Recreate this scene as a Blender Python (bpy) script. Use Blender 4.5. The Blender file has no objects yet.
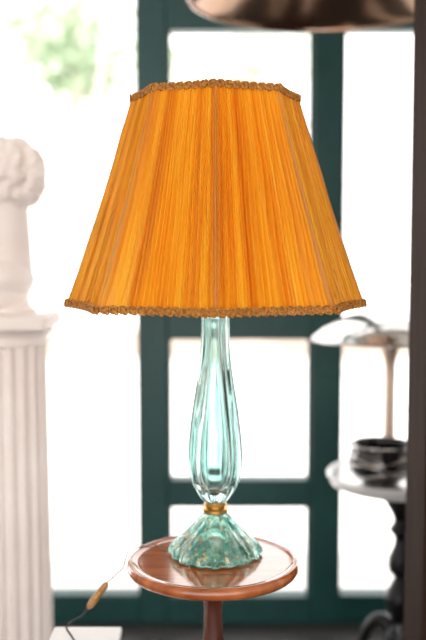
import bpy, bmesh, math, random
from mathutils import Vector, Matrix
random.seed(7)
S=bpy.context.scene
try:
    S.view_settings.view_transform='Standard'
    S.view_settings.look='None'
except Exception as e: print(e)
PI=math.pi

# ---------------------------------------------------------------- helpers
def newmat(name):
    m=bpy.data.materials.new(name); m.use_nodes=True
    nt=m.node_tree; return m,nt,nt.nodes['Principled BSDF'],nt.nodes['Material Output']
def pmat(name,col,rough=.5,metal=0.,noise=None,spec=None,coat=0,bump=0,bscale=60,trans=0,ior=1.45):
    m,nt,b,o=newmat(name)
    b.inputs['Base Color'].default_value=(*col,1)
    b.inputs['Roughness'].default_value=rough
    b.inputs['Metallic'].default_value=metal
    b.inputs['Coat Weight'].default_value=coat
    b.inputs['Transmission Weight'].default_value=trans
    b.inputs['IOR'].default_value=ior
    if spec is not None: b.inputs['Specular IOR Level'].default_value=spec
    if noise:
        col2,scale=noise[0],noise[1]
        tc=nt.nodes.new('ShaderNodeTexCoord'); mp=nt.nodes.new('ShaderNodeMapping')
        if len(noise)>2: mp.inputs['Scale'].default_value=noise[2]
        n=nt.nodes.new('ShaderNodeTexNoise'); n.inputs['Scale'].default_value=scale; n.inputs['Detail'].default_value=5
        r=nt.nodes.new('ShaderNodeValToRGB')
        r.color_ramp.elements[0].position=.35; r.color_ramp.elements[0].color=(*col,1)
        r.color_ramp.elements[1].position=.68; r.color_ramp.elements[1].color=(*col2,1)
        nt.links.new(tc.outputs['Object'],mp.inputs[0]); nt.links.new(mp.outputs[0],n.inputs['Vector'])
        nt.links.new(n.outputs['Fac'],r.inputs[0]); nt.links.new(r.outputs[0],b.inputs['Base Color'])
    if bump:
        n2=nt.nodes.new('ShaderNodeTexNoise'); n2.inputs['Scale'].default_value=bscale
        tc2=nt.nodes.new('ShaderNodeTexCoord'); bp=nt.nodes.new('ShaderNodeBump')
        bp.inputs['Strength'].default_value=bump; bp.inputs['Distance'].default_value=.01
        nt.links.new(tc2.outputs['Object'],n2.inputs['Vector']); nt.links.new(n2.outputs['Fac'],bp.inputs['Height'])
        nt.links.new(bp.outputs[0],b.inputs['Normal'])
    return m
def empty(name,loc=(0,0,0)):
    e=bpy.data.objects.new(name,None); e.location=loc; e.empty_display_size=.05
    S.collection.objects.link(e); return e
def addmesh(name,verts,faces,mat,loc=(0,0,0),parent=None,smooth=True,auto=None):
    me=bpy.data.meshes.new(name); me.from_pydata(verts,[],faces); me.update()
    bm=bmesh.new(); bm.from_mesh(me); bmesh.ops.recalc_face_normals(bm,faces=bm.faces); bm.to_mesh(me); bm.free()
    if smooth:
        for p in me.polygons: p.use_smooth=True
        if auto: 
            try: me.set_sharp_from_angle(angle=math.radians(auto))
            except Exception as e: print(e)
    ob=bpy.data.objects.new(name,me); ob.location=loc
    if mat: me.materials.append(mat)
    S.collection.objects.link(ob)
    if parent: ob.parent=parent
    return ob
def lathe(name,prof,mat,segs=64,rf=None,loc=(0,0,0),parent=None,cap=True,auto=40):
    vs=[];fs=[]
    for i,(r,z) in enumerate(prof):
        for j in range(segs):
            a=2*PI*j/segs
            rr=r if rf is None else rf(r,z,a)
            vs.append((rr*math.cos(a),rr*math.sin(a),z))
    for i in range(len(prof)-1):
        for j in range(segs):
            k=(j+1)%segs
            fs.append((i*segs+j,i*segs+k,(i+1)*segs+k,(i+1)*segs+j))
    if cap:
        fs.append(tuple(range(segs))); n=(len(prof)-1)*segs
        fs.append(tuple(n+j for j in range(segs)))
    return addmesh(name,vs,fs,mat,loc,parent,True,auto)
def catmull(pts,n=8):
    out=[]
    P=[pts[0]]+list(pts)+[pts[-1]]
    for i in range(1,len(P)-2):
        for k in range(n):
            t=k/n
            out.append(tuple(.5*((2*P[i][c])+(-P[i-1][c]+P[i+1][c])*t+(2*P[i-1][c]-5*P[i][c]+4*P[i+1][c]-P[i+2][c])*t*t+(-P[i-1][c]+3*P[i][c]-3*P[i+1][c]+P[i+2][c])*t**3) for c in range(len(P[i]))))
    out.append(tuple(pts[-1])); return out
def tube(name,pts,rad,mat,parent=None,loc=(0,0,0),segs=10):
    vs=[];fs=[];n=len(pts)
    prev=None
    for i,p in enumerate(pts):
        v=Vector(p[:3]); r=p[3] if len(p)>3 else rad
        a=Vector(pts[max(i-1,0)][:3]); b=Vector(pts[min(i+1,n-1)][:3]); t=(b-a).normalized()
        if prev is None:
            prev=t.orthogonal().normalized()
        x=(prev-t*prev.dot(t)).normalized(); prev=x; y=t.cross(x)
        for j in range(segs):
            an=2*PI*j/segs; vs.append(tuple(v+x*r*math.cos(an)+y*r*math.sin(an)))
    for i in range(n-1):
        for j in range(segs):
            k=(j+1)%segs; fs.append((i*segs+j,i*segs+k,(i+1)*segs+k,(i+1)*segs+j))
    fs.append(tuple(range(segs))); fs.append(tuple((n-1)*segs+j for j in range(segs)))
    return addmesh(name,vs,fs,mat,loc,parent,True,50)
def box(name,x0,x1,y0,y1,z0,z1,mat,parent=None,bev=0.004):
    vs=[(x,y,z) for x in(x0,x1) for y in(y0,y1) for z in(z0,z1)]
    fs=[(0,1,3,2),(4,6,7,5),(0,4,5,1),(2,3,7,6),(0,2,6,4),(1,5,7,3)]
    ob=addmesh(name,vs,fs,mat,(0,0,0),parent,False)
    if bev:
        md=ob.modifiers.new('bev','BEVEL'); md.width=bev; md.segments=2
    return ob

# ---------------------------------------------------------------- materials
M_frame=pmat('dark_green_paint',(.004,.046,.045),.4,noise=((.007,.060,.056),6))
M_wall=pmat('wall_plaster',(.78,.72,.66),.8,noise=((.82,.78,.72),4))
M_floor=pmat('dark_floor',(.03,.03,.032),.35,noise=((.05,.045,.045),5,(1,8,1)))
M_ceil=pmat('ceiling_white',(.82,.79,.75),.9)
M_plaster=pmat('white_plaster',(.87,.78,.73),.6,noise=((.92,.85,.81),8),bump=.1,bscale=40)
M_wood=pmat('polished_mahogany',(.27,.062,.016),.13,noise=((.52,.16,.045),9,(1,7,1)),coat=.8)
M_wood2=pmat('dark_mahogany',(.05,.012,.007),.2,noise=((.11,.03,.015),9,(6,6,1)),coat=.6)
M_dwood=pmat('dark_walnut',(.022,.011,.008),.8,noise=((.036,.017,.011),5,(6,6,1)),spec=.1)
M_brass=pmat('brass',(.62,.36,.1),.28,1)
M_gold=pmat('gold_braid',(.27,.088,.012),.6,.0,noise=((.62,.28,.055),260),spec=.3)
M_chrome=pmat('chrome',(.62,.60,.58),.14,1)
M_chrome2=pmat('brushed_nickel',(.80,.64,.53),.42,1)
M_bronze=pmat('bronze_spun_metal',(.38,.26,.19),.16,1,noise=((.20,.13,.09),3))
M_black=pmat('black_silver_glass',(.006,.008,.012),.05,0,coat=1,noise=((.012,.014,.018),9))
M_iron=pmat('black_iron',(.012,.013,.016),.3,.3)
M_marble=pmat('pale_marble',(.58,.59,.60),.12,noise=((.76,.77,.77),5),coat=.5)
M_cord=pmat('brown_cord',(.25,.12,.05),.5)
M_bcord=pmat('dark_cord',(.01,.012,.02),.4)
M_switch=pmat('golden_wood',(.30,.13,.035),.35,noise=((.45,.22,.07),40),coat=.4)
M_white=pmat('white_lacquer',(.85,.85,.86),.4)
M_pave=pmat('pavement',(.84,.82,.80),.8,noise=((.9,.88,.87),2))
M_street=pmat('street_sand',(.26,.20,.155),.8,noise=((.42,.33,.27),1.2))
M_leaf=pmat('leaves',(.30,.42,.26),.6,noise=((.5,.57,.42),3))
M_bark=pmat('bark',(.6,.54,.48),.9)
M_porc=pmat('bulb_porcelain',(.9,.88,.82),.5)

def silk():
    m,nt,b,o=newmat('orange_pleated_silk')
    N=nt.nodes; L=nt.links
    uv=N.new('ShaderNodeUVMap'); uv.uv_map='UVMap'
    mp=N.new('ShaderNodeMapping'); mp.inputs['Scale'].default_value=(260,.8,1)
    no=N.new('ShaderNodeTexNoise'); no.inputs['Scale'].default_value=1; no.inputs['Detail'].default_value=1
    mp2=N.new('ShaderNodeMapping'); mp2.inputs['Scale'].default_value=(60,.6,1)
    no2=N.new('ShaderNodeTexNoise'); no2.inputs['Scale'].default_value=1; no2.inputs['Detail'].default_value=1
    ad=N.new('ShaderNodeMath'); ad.operation='MULTIPLY_ADD'; ad.inputs[1].default_value=.4
    ml=N.new('ShaderNodeMath'); ml.operation='MULTIPLY'; ml.inputs[1].default_value=.6
    L.new(uv.outputs[0],mp.inputs[0]); L.new(mp.outputs[0],no.inputs['Vector'])
    L.new(uv.outputs[0],mp2.inputs[0]); L.new(mp2.outputs[0],no2.inputs['Vector'])
    L.new(no2.outputs['Fac'],ml.inputs[0]); L.new(no.outputs['Fac'],ad.inputs[0]); L.new(ml.outputs[0],ad.inputs[2])
    r=N.new('ShaderNodeValToRGB'); L.new(ad.outputs[0],r.inputs[0])
    r.color_ramp.elements[0].position=.34; r.color_ramp.elements[0].color=(.84,.33,.025,1)
    r.color_ramp.elements[1].position=.64; r.color_ramp.elements[1].color=(1.0,.60,.045,1)
    e=r.color_ramp.elements.new(.5); e.color=(.97,.465,.022,1)
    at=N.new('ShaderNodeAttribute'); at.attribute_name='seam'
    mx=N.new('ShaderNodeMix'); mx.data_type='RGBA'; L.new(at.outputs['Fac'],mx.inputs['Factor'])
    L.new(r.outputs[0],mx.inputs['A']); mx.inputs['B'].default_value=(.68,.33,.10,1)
    b.inputs['Roughness'].default_value=.34
    b.inputs['Specular IOR Level'].default_value=.4
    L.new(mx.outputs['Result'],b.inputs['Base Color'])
    tr=N.new('ShaderNodeBsdfTranslucent'); L.new(mx.outputs['Result'],tr.inputs['Color'])
    ms=N.new('ShaderNodeMixShader'); ms.inputs[0].default_value=.5
    L.new(b.outputs[0],ms.inputs[1]); L.new(tr.outputs[0],ms.inputs[2]); L.new(ms.outputs[0],o.inputs['Surface'])
    return m
M_silk=silk()
def glass(name,c1,c2,scale,rough=.03,tw=1.,p0=.4,p1=.62,flecks=False):
    m,nt,b,o=newmat(name); N=nt.nodes; L=nt.links
    tc=N.new('ShaderNodeTexCoord'); mp=N.new('ShaderNodeMapping'); mp.inputs['Scale'].default_value=scale
    no=N.new('ShaderNodeTexNoise'); no.inputs['Scale'].default_value=1; no.inputs['Detail'].default_value=4
    r=N.new('ShaderNodeValToRGB')
    r.color_ramp.elements[0].position=p0; r.color_ramp.elements[0].color=(*c1,1)
    r.color_ramp.elements[1].position=p1; r.color_ramp.elements[1].color=(*c2,1)
    L.new(tc.outputs['Object'],mp.inputs[0]); L.new(mp.outputs[0],no.inputs['Vector']); L.new(no.outputs['Fac'],r.inputs[0])
    L.new(r.outputs[0],b.inputs['Base Color'])
    b.inputs['Transmission Weight'].default_value=tw
    b.inputs['Roughness'].default_value=rough; b.inputs['IOR'].default_value=1.48
    if flecks:
        g=N.new('ShaderNodeBsdfPrincipled'); g.inputs['Base Color'].default_value=(.80,.62,.30,1); g.inputs['Metallic'].default_value=.6; g.inputs['Roughness'].default_value=.4
        n2=N.new('ShaderNodeTexNoise'); n2.inputs['Scale'].default_value=130; n2.inputs['Detail'].default_value=3
        r2=N.new('ShaderNodeValToRGB'); r2.color_ramp.elements[0].position=.56; r2.color_ramp.elements[1].position=.64
        r2.color_ramp.elements[1].color=(.5,.5,.5,1)
        L.new(tc.outputs['Object'],n2.inputs['Vector']); L.new(n2.outputs['Fac'],r2.inputs[0])
        ms=N.new('ShaderNodeMixShader'); L.new(r2.outputs[0],ms.inputs[0]); L.new(b.outputs[0],ms.inputs[1]); L.new(g.outputs[0],ms.inputs[2])
        L.new(ms.outputs[0],o.inputs['Surface'])
    return m
M_glass=glass('turquoise_glass',(.40,.67,.63),(.80,.93,.91),(90,90,4),tw=.96,p0=.44,p1=.58,rough=.015)
M_foot=glass('speckled_turquoise_glass',(.13,.48,.42),(.76,.95,.88),(45,45,45),.05,.9,flecks=True)

# ---------------------------------------------------------------- room shell
WY=1.42
XL,XR,YB,CZ=-3.2,2.6,-4.0,2.8
box('floor',XL,XR,YB,WY+.12,-.1,0,M_floor,bev=0)
box('ceiling',XL,XR,YB,WY+.12,CZ,CZ+.1,M_ceil,bev=0)
box('wall_left',XL-.12,XL,YB,WY+.12,0,CZ,M_wall,bev=0)
box('wall_right',XR,XR+.12,YB,WY+.12,0,CZ,M_wall,bev=0)
box('wall_front',XL,XR,WY,WY+.12,2.62,CZ,M_wall,bev=0)
y0,y1=WY,WY+.07
d=empty('door_1')
box('stile_left',-.249,-.151,y0,y1,.0,2.62,M_frame,d)
box('stile_right',.328,.428,y0,y1,.0,2.62,M_frame,d)
box('rail_bottom',-.151,.328,y0,y1,0,.095,M_frame,d)
box('rail_low',-.151,.328,y0,y1,.40,.495,M_frame,d)
box('rail_mid',-.151,.328,y0,y1,.965,1.06,M_frame,d)
box('rail_top',-.151,.328,y0,y1,1.965,2.10,M_frame,d)
box('rail_head',-.151,.328,y0,y1,2.5,2.62,M_frame,d)
for i,(za,zb) in enumerate([(.095,.40),(.495,.965),(1.06,1.965)]):
    box('bead_l%d'%i,-.151,-.139,y0+.015,y1-.015,za,zb,M_frame,d,.002)
    box('bead_r%d'%i,.316,.328,y0+.015,y1-.015,za,zb,M_frame,d,.002)
w=empty('window_1')
box('sill_rail',-1.9,-.249,y0,y1,0,.10,M_frame,w)
box('head_rail',-1.9,-.249,y0,y1,2.5,2.62,M_frame,w)
box('mullion',-2.0,-1.9,y0,y1,0,2.62,M_frame,w)
w2=empty('window_2')
box('sill_rail',.428,1.6,y0,y1,0,.10,M_frame,w2)
box('transom_rail',.428,1.6,y0,y1,1.965,2.10,M_frame,w2)
box('head_rail',.428,1.6,y0,y1,2.5,2.62,M_frame,w2)
box('mullion',1.6,1.7,y0,y1,0,2.62,M_frame,w2)
box('wall_front_right',1.7,XR,y0,y1,0,2.62,M_wall,bev=0)
box('wall_front_left',XL,-2.0,y0,y1,0,2.62,M_wall,bev=0)

# outside
box('ground',-30,30,WY+.12,45,-.22,-.12,M_pave,bev=0)
box('street',-30,30,9.9,14.0,-.125,-.10,M_street,bev=0)
def tree(name,x,y,h,R,n):
    t=empty(name,(x,y,-.12))
    tube('trunk',[(0,0,0,.13),(.04,0,h*.3,.10),(-.02,.03,h*.6,.08),(.03,0,h*.9,.03)],.1,M_bark,t)
    for k in range(5):
        a=k*1.3; tube('branch_%d'%k,[(0,0,h*.45,.05),(.5*R*math.cos(a),.5*R*math.sin(a),h*.65,.03),(.8*R*math.cos(a),.8*R*math.sin(a),h*.8,.01)],.03,M_bark,t)
    vs=[];fs=[]
    blobs=[(random.gauss(0,R*.45),random.gauss(0,R*.45),h*.78+random.gauss(0,R*.4),random.uniform(.3,.55)*R) for _ in range(14)]
    for i in range(n):
        b=random.choice(blobs); v=Vector((random.gauss(0,1),random.gauss(0,1),random.gauss(0,1))).normalized()*b[3]*random.random()**.4
        c=Vector(b[:3])+v; s=random.uniform(.05,.1)
        u=Vector((random.gauss(0,1),random.gauss(0,1),random.gauss(0,1))).normalized(); q=u.orthogonal().normalized()
        i0=len(vs); vs+= [tuple(c-u*s),tuple(c+q*s*.5),tuple(c+u*s),tuple(c-q*s*.5)]; fs.append((i0,i0+1,i0+2,i0+3))
    addmesh('foliage',vs,fs,M_leaf,(0,0,0),t,False)
tree('tree',-1.35,7.6,4.3,1.1,1200)
tree('tree',1.2,17.5,6.2,1.5,1700)

# ---------------------------------------------------------------- pedestal table
TZ=.722
tb=empty('pedestal_table',(0,0,0))
prof=[(0.001,TZ-.022),(.10,TZ-.022),(.135,TZ-.020),(.146,TZ-.016),(.1495,TZ-.010),(.1495,TZ-.004),(.147,TZ+.001),(.143,TZ+.003),(.139,TZ+.0025),(.136,TZ),(.128,TZ),(.06,TZ),(.001,TZ)]
lathe('table_top',prof,M_wood,128,parent=tb,auto=60)
prof=[(.001,.13),(.03,.13),(.034,.15),(.034,.26),(.026,.275),(.03,.285),(.028,.30),(.018,.32),(.024,.36),(.031,.40),(.032,.45),(.028,.51),(.022,.55),(.017,.60),(.016,.635),(.018,.655),(.026,.668),(.026,.675),(.020,.682),(.05,.70),(.001,.70)]
lathe('turned_stem',prof,M_wood2,48,parent=tb)
for k in range(3):
    a=k*2*PI/3
    P=[(.02,.23,.022),(.06,.225,.02),(.10,.17,.016),(.14,.08,.013),(.18,.03,.012),(.215,.014,.014),(.23,.014,.012)]
    tube('leg_%d'%(k+1),catmull([(r*math.cos(a),r*math.sin(a),z,q) for r,z,q in P],6),.015,M_wood2,tb)

# ---------------------------------------------------------------- table lamp
LX,LY=.004,.03
lamp=empty('table_lamp',(LX,LY,0))
def foot_rf(r,z,a):
    t=min(1,max(0,(r-.015)/.06)); return r*(1+.040*t*math.cos(16*a)+.012*t*math.cos(8*a+.5))
zf=TZ+.001
outer=[(.0785,zf+.002),(.0795,zf+.008),(.075,zf+.017),(.066,zf+.027),(.056,zf+.037),(.044,zf+.050),(.032,zf+.063),(.023,zf+.072),(.017,zf+.077)]
innr=[(.012,zf+.070),(.026,zf+.056),(.04,zf+.040),(.052,zf+.026),(.064,zf+.013),(.071,zf+.003)]
prof=catmull([(.071,zf)]+outer+[(.010,zf+.077)]+innr+[(.071,zf)],4)
lathe('glass_foot',prof,M_foot,176,foot_rf,parent=lamp,auto=None,cap=False)
lathe('brass_collar',[(.001,.795),(.019,.797),(.0225,.800),(.0225,.805),(.018,.808),(.018,.811),(.0205,.813),(.018,.817),(.001,.817)],M_brass,48,parent=lamp)
def rib(r,z,a):
    t=min(1,r/.03); return r*(1+.085*t*(abs(math.cos(6*a+.26))*1.6-1))
oz=[(.015,.817),(.022,.821),(.031,.834),(.040,.855),(.0455,.880),(.0460,.905),(.0435,.940),(.038,.985),(.0305,1.035),(.0255,1.08),(.0235,1.12),(.0235,1.155),(.026,1.168),(.020,1.174)]
iz=[(.006,1.172),(.0145,1.15),(.0145,1.12),(.0165,1.08),(.022,1.035),(.029,.985),(.035,.940),(.0375,.905),(.037,.880),(.032,.860),(.022,.844),(.008,.836)]
lathe('glass_body',catmull(oz+iz,4),M_glass,240,rib,parent=lamp,auto=None,cap=True)
lathe('socket',[(.001,1.174),(.018,1.174),(.018,1.18),(.014,1.185),(.014,1.235),(.017,1.24),(.017,1.26),(.001,1.26)],M_brass,40,parent=lamp)
def bulbm():
    m,nt,b,o=newmat('warm_bulb'); b.inputs['Base Color'].default_value=(.9,.85,.7,1)
    b.inputs['Emission Color'].default_value=(1,.72,.38,1); b.inputs['Emission Strength'].default_value=1.5; return m
lathe('light_bulb',catmull([(.001,1.258),(.013,1.26),(.014,1.28),(.024,1.305),(.030,1.33),(.028,1.35),(.018,1.364),(.001,1.369)],4),bulbm(),32,parent=lamp,auto=None)
Zb,Zt=1.166,1.520
Rb,Rt=.256,.140
NPAN=8
def plan(a,u):
    s=(a+PI/2)/(2*PI/NPAN); t=s-math.floor(s)
    ph=(t-.5)*(2*PI/NPAN)
    octf=math.cos(PI/NPAN)/math.cos(ph)
    return octf-(.042-.012*u)*math.sin(PI*t)**1.0, t
def plr(a,u):
    f,t=plan(a,u); R=Rb+(Rt-Rb)*u
    R*=1-.018*math.sin(PI*u)
    return R*f,t
PC=240
cols=NPAN*PC; rows=28
vs=[];fs=[];seam=[]
phase=[];ph=0
NF=22
rnd=[random.uniform(.6,1.5) for _ in range(NPAN*NF)]
for j in range(cols):
    ph+=PI*NF/PC*rnd[int(j/cols*len(rnd))]; phase.append(ph)
ak=[random.uniform(.5,1.5) for _ in range(cols//9+3)]
def ampf(j):
    x=j/9; i=int(x); f=x-i; return ak[i]*(1-f)+ak[(i+1)%len(ak)]*f
for i in range(rows+1):
    u=i/rows
    for j in range(cols):
        a=2*PI*j/cols - PI/2
        r,t=plr(a,u)
        tt=min(t,1-t)
        env=min(1,tt*22)
        q=math.sin(phase[j]+.9*math.sin(u*4+j*.013)+.3*math.sin(u*11+j*.031))
        w_=1-abs(q)
        w2_=math.sin(2.63*phase[j]+.7*math.sin(u*5+j*.02))
        r+= ((w_-.5)*.0105*ampf(j)+w2_*.0010)*(1-.45*u)*(.25+.75*env)
        if tt<.02: r+=.0028*math.cos(tt/.02*PI/2)
        vs.append((r*math.cos(a),r*math.sin(a),Zb+(Zt-Zb)*u))
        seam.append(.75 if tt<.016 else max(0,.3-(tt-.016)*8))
for i in range(rows):
    for j in range(cols):
        k=(j+1)%cols; fs.append((i*cols+j,i*cols+k,(i+1)*cols+k,(i+1)*cols+j))
sh=addmesh('pleated_shade',vs,fs,M_silk,(0,0,0),lamp)
me=sh.data
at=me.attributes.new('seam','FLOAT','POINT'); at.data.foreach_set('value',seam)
uvl=me.uv_layers.new(name='UVMap')
for p in me.polygons:
    js=[me.loops[l].vertex_index%cols for l in p.loop_indices]
    wrap=(0 in js and cols-1 in js)
    for l in p.loop_indices:
        vi=me.loops[l].vertex_index; jj=vi%cols
        if wrap and jj==0: jj=cols
        uvl.data[l].uv=(jj/cols,(vi//cols)/rows)
def braid(name,u,zc,nloops,maj,mnr,off):
    vs=[];fs=[]
    M=2000; pts=[]
    for k in range(M+1):
        a=2*PI*k/M-PI/2; r,_=plr(a,u); r+=off; pts.append(Vector((r*math.cos(a),r*math.sin(a),zc)))
    cum=[0]
    for k in range(M): cum.append(cum[-1]+(pts[k+1]-pts[k]).length)
    tot=cum[-1]; ki=0
    for n in range(nloops):
        s=tot*(n+.5)/nloops
        while cum[ki+1]<s: ki+=1
        c=pts[ki].lerp(pts[ki+1],(s-cum[ki])/(cum[ki+1]-cum[ki])); tg=(pts[min(ki+4,M)]-pts[max(ki-4,0)]).normalized()
        nrm=Vector((tg.y,-tg.x,0)); up=Vector((0,0,1))
        for row,(dz,sc) in enumerate([(0,1.0),(-maj*.75 if u<.5 else maj*.6,.5)]):
            b0=len(vs); A,B=14,6
            cc=c+up*dz+ (tg*maj*.9 if row else Vector((0,0,0)))
            for i in range(A):
                th=2*PI*i/A; dr=tg*math.cos(th)+up*math.sin(th)
                for j in range(B):
                    p2=2*PI*j/B
                    vs.append(tuple(cc+dr*(maj*sc+mnr*math.cos(p2))+nrm*(mnr*math.sin(p2)+ (mnr if i%2 else 0)*.5)))
            for i in range(A):
                for j in range(B):
                    fs.append((b0+i*B+j,b0+i*B+(j+1)%B,b0+((i+1)%A)*B+(j+1)%B,b0+((i+1)%A)*B+j))
    addmesh(name,vs,fs,M_gold,(0,0,0),lamp)
    vs=[];fs=[];K=400
    for k in range(K):
        a=2*PI*k/K-PI/2; r,_=plr(a,u)
        for dz in(-maj*.9,maj*.9): vs.append(((r+off*.75)*math.cos(a),(r+off*.75)*math.sin(a),zc+dz))
    for k in range(K):
        q=(k+1)%K; fs.append((2*k,2*q,2*q+1,2*k+1))
    addmesh(name+'_tape',vs,fs,M_gold,(0,0,0),lamp)
braid('bottom_braid',0,Zb+.003,108,.0056,.0017,.0055)
braid('top_braid',1,Zt-.002,62,.0052,.0017,.0042)
for nm,z,u in(('frame_ring_bottom',Zb+.004,0),('frame_ring_top',Zt-.004,1)):
    P=[]
    for k in range(161):
        a=2*PI*k/160-PI/2; r,_=plr(a,u); r-=.009; P.append((r*math.cos(a),r*math.sin(a),z))
    tube(nm,P,.0018,M_brass,lamp)
for k in range(8):
    a=k*PI/4-PI/2; tube('frame_rib_%d'%(k+1),[((Rb-.014)*math.cos(a),(Rb-.014)*math.sin(a),Zb+.004),((Rt-.011)*math.cos(a),(Rt-.011)*math.sin(a),Zt-.004)],.0012,M_brass,lamp,segs=6)
for k in range(4):
    a=k*PI/2-PI/2; tube('spider_%d'%(k+1),[((Rt-.008)*math.cos(a),(Rt-.008)*math.sin(a),Zt-.004),(.05*math.cos(a),.05*math.sin(a),Zt-.03),(0,0,Zt-.03)],.0018,M_brass,lamp,segs=6)
for s in(-1,1):
    tube('harp_%d'%(s+2),catmull([(s*.015,0,1.19),(s*.05,0,1.23),(s*.055,0,1.33),(s*.04,0,1.43),(0,0,1.49)],8),.0018,M_brass,lamp,segs=6)
# cord + switch
cs=empty('cord_switch',(LX,LY,0))
z=TZ+.0025
def L(p): return (p[0]-LX,p[1]-LY,p[2])
c1=catmull([L(q) for q in [(-.084,.040,z+.001),(-.09,.048,z),(-.105,.072,z),(-.122,.066,z),(-.137,.045,z+.004),(-.150,.030,z+.003),(-.156,.035,.71),(-.162,.05,.69),(-.176,.065,.672),(-.193,.070,.655)]],8)
tube('power_cord',c1,.0013,M_cord,cs,segs=8)
A=Vector(L((-.193,.07,.655))); B=Vector(L((-.229,.07,.606)))
D_=B-A
sw=[(0,.002),(.03,.004),(.1,.0058),(.3,.0068),(.5,.0062),(.7,.0072),(.88,.0065),(.96,.004),(1,.0022)]
tube('inline_switch',[tuple(A+D_*t)+(r,) for t,r in catmull(sw,4)],.006,M_switch,cs,segs=20)
tube('switch_slider',[tuple(A+D_*.35+Vector((0,-.006,.001))),tuple(A+D_*.6+Vector((0,-.006,.001)))],.0022,M_brass,cs)
c2=catmull([L(q) for q in [(-.229,.07,.606),(-.240,.07,.592),(-.257,.07,.583),(-.268,.07,.570),(-.262,.068,.559),(-.255,.06,.5535),(-.245,.03,.5535),(-.26,-.02,.5535),(-.29,-.05,.5535),(-.303,-.06,.548),(-.306,-.062,.50),(-.306,-.062,.2),(-.31,-.05,.02),(-.34,0,.004),(-.5,.1,.004)]],8)
tube('power_cord_tail',c2,.0019,M_bcord,cs,segs=8)
pl=empty('display_plinth')
box('plinth_body',-.295,-.178,-.075,.115,.02,.535,M_white,pl,.003)
box('plinth_top',-.300,-.172,-.08,.12,.535,.551,M_white,pl,.003)
box('plinth_foot',-.298,-.175,-.078,.118,0,.02,M_white,pl,.003)

# ---------------------------------------------------------------- column pedestal
CX,CY=-.53,.77
col=empty('fluted_column',(CX,CY,0))
def flute(r,z,a):
    n=20; s=(a*n/(2*PI))%1
    if s<.14 or s>.86: return r
    q=(s-.14)/.72; return r-.011*math.sqrt(max(0,1-(2*q-1)**2))
lathe('shaft',[(.108,.10),(.107,.4),(.104,.75),(.101,1.03)],M_plaster,400,flute,parent=col,auto=50)
lathe('base_torus',catmull([(.001,.04),(.12,.04),(.128,.052),(.12,.065),(.110,.07),(.114,.085),(.110,.1),(.001,.1)],4),M_plaster,64,parent=col)
lathe('echinus',catmull([(.001,1.02),(.102,1.02),(.106,1.03),(.104,1.037),(.110,1.05),(.118,1.06),(.001,1.062)],4),M_plaster,64,parent=col)
box('base_plinth',-.13,.13,-.13,.13,0,.04,M_plaster,col)
box('abacus',-.122,.122,-.122,.122,1.062,1.10,M_plaster,col,.006)
# ---------------------------------------------------------------- bust
bu=empty('plaster_bust',(CX+.008,CY,1.10))
bm=bmesh.new()
def ell(c,r,rot=None):
    M=Matrix.Translation(c)@(rot if rot else Matrix())@Matrix.Diagonal((*r,1))
    bmesh.ops.create_icosphere(bm,subdivisions=3,radius=1,matrix=M)
def cone(p0,p1,r0,r1):
    v=Vector(p1)-Vector(p0); M=Matrix.Translation((Vector(p0)+Vector(p1))/2)@v.to_track_quat('Z','Y').to_matrix().to_4x4()
    bmesh.ops.create_cone(bm,cap_ends=True,segments=32,radius1=r0,radius2=r1,depth=v.length,matrix=M)
ell((0,0,.345),(.093,.076,.092))
ell((-.040,0,.295),(.055,.058,.075))
ell((-.075,0,.245),(.022,.026,.018))
ell((-.108,0,.295),(.016,.012,.012)); cone((-.086,0,.34),(-.112,0,.297),.010,.013)
ell((-.095,0,.268),(.010,.022,.006)); ell((-.094,0,.259),(.010,.020,.006))
for s in(-1,1):
    ell((-.080,s*.028,.325),(.012,.014,.008)); ell((-.083,s*.03,.342),(.012,.024,.006))
    ell((-.070,s*.036,.292),(.02,.02,.02))
    ell((.008,s*.074,.305),(.016,.008,.028))
cone((.005,0,.10),(.0,0,.28),.058,.052)
ell((0,0,.085),(.066,.11,.055)); ell((-.01,0,.05),(.062,.10,.05))
cone((0,0,.0),(0,0,.05),.060,.05)
cone((0,0,0),(0,0,.014),.070,.066)
random.seed(3)
for i in range(260):
    v=Vector((random.gauss(0,1),random.gauss(0,1),random.gauss(0,1))).normalized()
    if v.x<-.55 and v.z<.55: continue
    if v.z<-.45 and v.x<.3: continue
    if v.x<-.1 and v.z<.1: continue
    c=Vector((v.x*.093,v.y*.080,.350+v.z*.091)); r=random.uniform(.010,.015)
    ell(c,(r,r,r))
me=bpy.data.meshes.new('bust_figure'); bm.to_mesh(me); bm.free()
ob=bpy.data.objects.new('bust_figure',me); me.materials.append(M_plaster); S.collection.objects.link(ob); ob.parent=bu
md=ob.modifiers.new('r','REMESH'); md.mode='VOXEL'; md.voxel_size=.004; md.use_smooth_shade=True
md=ob.modifiers.new('s','SMOOTH'); md.iterations=4; md.factor=.6

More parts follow.
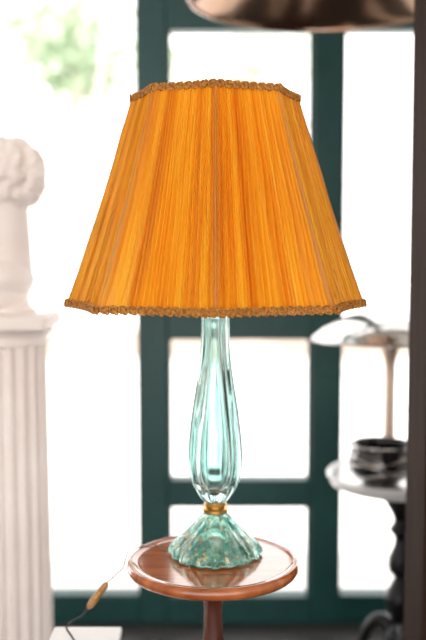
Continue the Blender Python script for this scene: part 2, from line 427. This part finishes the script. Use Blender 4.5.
# ---------------------------------------------------------------- side table right
SX,SY,SZ=.512,.87,.652
st=empty('side_table',(SX,SY,0))
lathe('table_top',catmull([(.001,SZ-.024),(.17,SZ-.024),(.192,SZ-.020),(.200,SZ-.009),(.202,SZ+.004),(.197,SZ+.007),(.191,SZ+.002),(.183,SZ),(.001,SZ)],4),M_marble,96,parent=st)
lathe('turned_stem',catmull([(.001,.17),(.03,.17),(.042,.20),(.03,.225),(.020,.24),(.034,.275),(.040,.315),(.022,.355),(.017,.37),(.031,.385),(.033,.42),(.020,.455),(.018,.48),(.032,.50),(.020,.525),(.034,.56),(.07,.613),(.08,.624),(.001,.626)],4),M_iron,40,parent=st)
for k in range(3):
    a=k*2*PI/3+.5
    P=[(.015,.20,.020),(.05,.24,.018),(.09,.205,.016),(.12,.11,.013),(.15,.035,.012),(.18,.016,.015),(.2,.022,.010)]
    tube('leg_%d'%(k+1),catmull([(r*math.cos(a),r*math.sin(a),z,q) for r,z,q in P],6),.012,M_iron,st)
ml=empty('mushroom_desk_lamp',(.488,.935,SZ))
lathe('base',catmull([(.001,.001),(.062,.001),(.065,.006),(.06,.012),(.035,.018),(.02,.028),(.001,.03)],4),M_chrome,64,parent=ml)
lathe('stem',catmull([(.001,.025),(.017,.028),(.0165,.15),(.0165,.27),(.021,.31),(.030,.345),(.033,.372),(.001,.374)],4),M_chrome2,48,parent=ml)
dome=catmull([(.001,.448),(.03,.447),(.08,.438),(.13,.421),(.175,.397),(.203,.376),(.216,.366),(.217,.362),(.213,.361),(.200,.367),(.17,.386),(.12,.408),(.06,.425),(.001,.430)],4)
lathe('dome_shade',dome,M_chrome,96,parent=ml)
lathe('finial',[(.001,.444),(.008,.444),(.008,.449),(.004,.453),(.001,.454)],M_chrome,24,parent=ml)
bo=empty('black_glass_bowl',(.440,.79,SZ+.001))
def bowlrf(r,z,a): return r*(1+.018*math.sin(5*a+z*60))
lathe('bowl',[(r*1.12,z*1.12) for r,z in catmull([(.001,0),(.040,0),(.043,.006),(.060,.015),(.074,.033),(.078,.050),(.074,.068),(.069,.080),(.073,.088),(.069,.089),(.064,.082),(.068,.06),(.06,.035),(.03,.014),(.001,.012)],5)],M_black,96,bowlrf,parent=bo,auto=None)
lathe('silver_rim',[(.076,.098),(.084,.099),(.085,.103),(.080,.105),(.076,.103),(.076,.098)],M_chrome,96,parent=bo,cap=False)
for k in range(3):
    P=[]
    for i in range(49):
        a=2*PI*i/48; zz=.030+.020*k+.008*math.sin(3*a+k*2)
        rb=.0885-abs(zz-.056)*.19
        P.append((rb*math.cos(a),rb*math.sin(a),zz))
    tube('silver_swirl_%d'%(k+1),P,.0024,M_chrome,bo,segs=8)
cb=empty('tall_wooden_cabinet')
box('carcass',.420,.95,.22,.40,.06,2.1,M_dwood,cb,.006)
box('cornice',.410,.96,.21,.41,2.1,2.16,M_dwood,cb,.008)
box('kick_base',.415,.955,.213,.407,0,.06,M_dwood,cb,.004)
for k in range(2): 
    box('door_%d'%(k+1),.45+k*.25,.69+k*.25,.205,.22,.12,2.04,M_dwood,cb,.006)
    lathe('knob_%d'%(k+1),[(.001,0),(.012,0),(.014,.012),(.001,.016)],M_brass,20,loc=(.67+k*.06,.20,1.0),parent=cb)
pe=empty('pendant_lamp',(.272,.67,1.858))
pd=catmull([(.335,0),(.340,.004),(.333,.02),(.29,.08),(.21,.14),(.12,.18),(.05,.20),(.03,.24),(.001,.245),(.001,.235),(.04,.19),(.12,.168),(.2,.13),(.27,.073),(.323,.018),(.331,.001),(.335,0)],4)
lathe('dome',pd,M_bronze,128,parent=pe,cap=False,auto=60)
lathe('bulb',catmull([(.001,.06),(.03,.07),(.04,.10),(.03,.13),(.018,.16),(.018,.20),(.001,.2)],4),M_porc,32,parent=pe,auto=None)
tube('suspension_cord',[(0,0,.24),(0,0,.9)],.004,M_iron,pe)
lathe('ceiling_rose',[(.001,.9),(.05,.905),(.05,.941),(.001,.942)],M_bronze,32,parent=pe)

# ---------------------------------------------------------------- light
W=bpy.data.worlds.new('World'); S.world=W; W.use_nodes=True
bg=W.node_tree.nodes['Background']; bg.inputs[0].default_value=(1.0,.975,.96,1); bg.inputs[1].default_value=3.3
sun=bpy.data.lights.new('sun','SUN'); sun.energy=6; sun.angle=.02; sun.color=(1,.95,.9)
so=bpy.data.objects.new('sun',sun); S.collection.objects.link(so)
so.rotation_euler=Vector((-.75,-.25,.8)).to_track_quat('Z','Y').to_euler()
pt=bpy.data.lights.new('bulb_light','POINT'); pt.energy=1.9; pt.color=(1,.74,.42); pt.shadow_soft_size=.03
po=bpy.data.objects.new('bulb_light',pt); po.location=(0,0,1.32); S.collection.objects.link(po); po.parent=lamp

# ---------------------------------------------------------------- camera
cam=bpy.data.cameras.new('camera'); co=bpy.data.objects.new('camera',cam); S.collection.objects.link(co)
co.location=(0,-1.53,1.26); co.rotation_euler=(math.radians(90-4.45),0,0)
cam.sensor_fit='VERTICAL'; cam.sensor_height=36; cam.sensor_width=24; cam.lens=50.6
cam.dof.use_dof=True; cam.dof.focus_distance=1.42; cam.dof.aperture_fstop=1.9
cam.clip_start=.05
S.camera=co
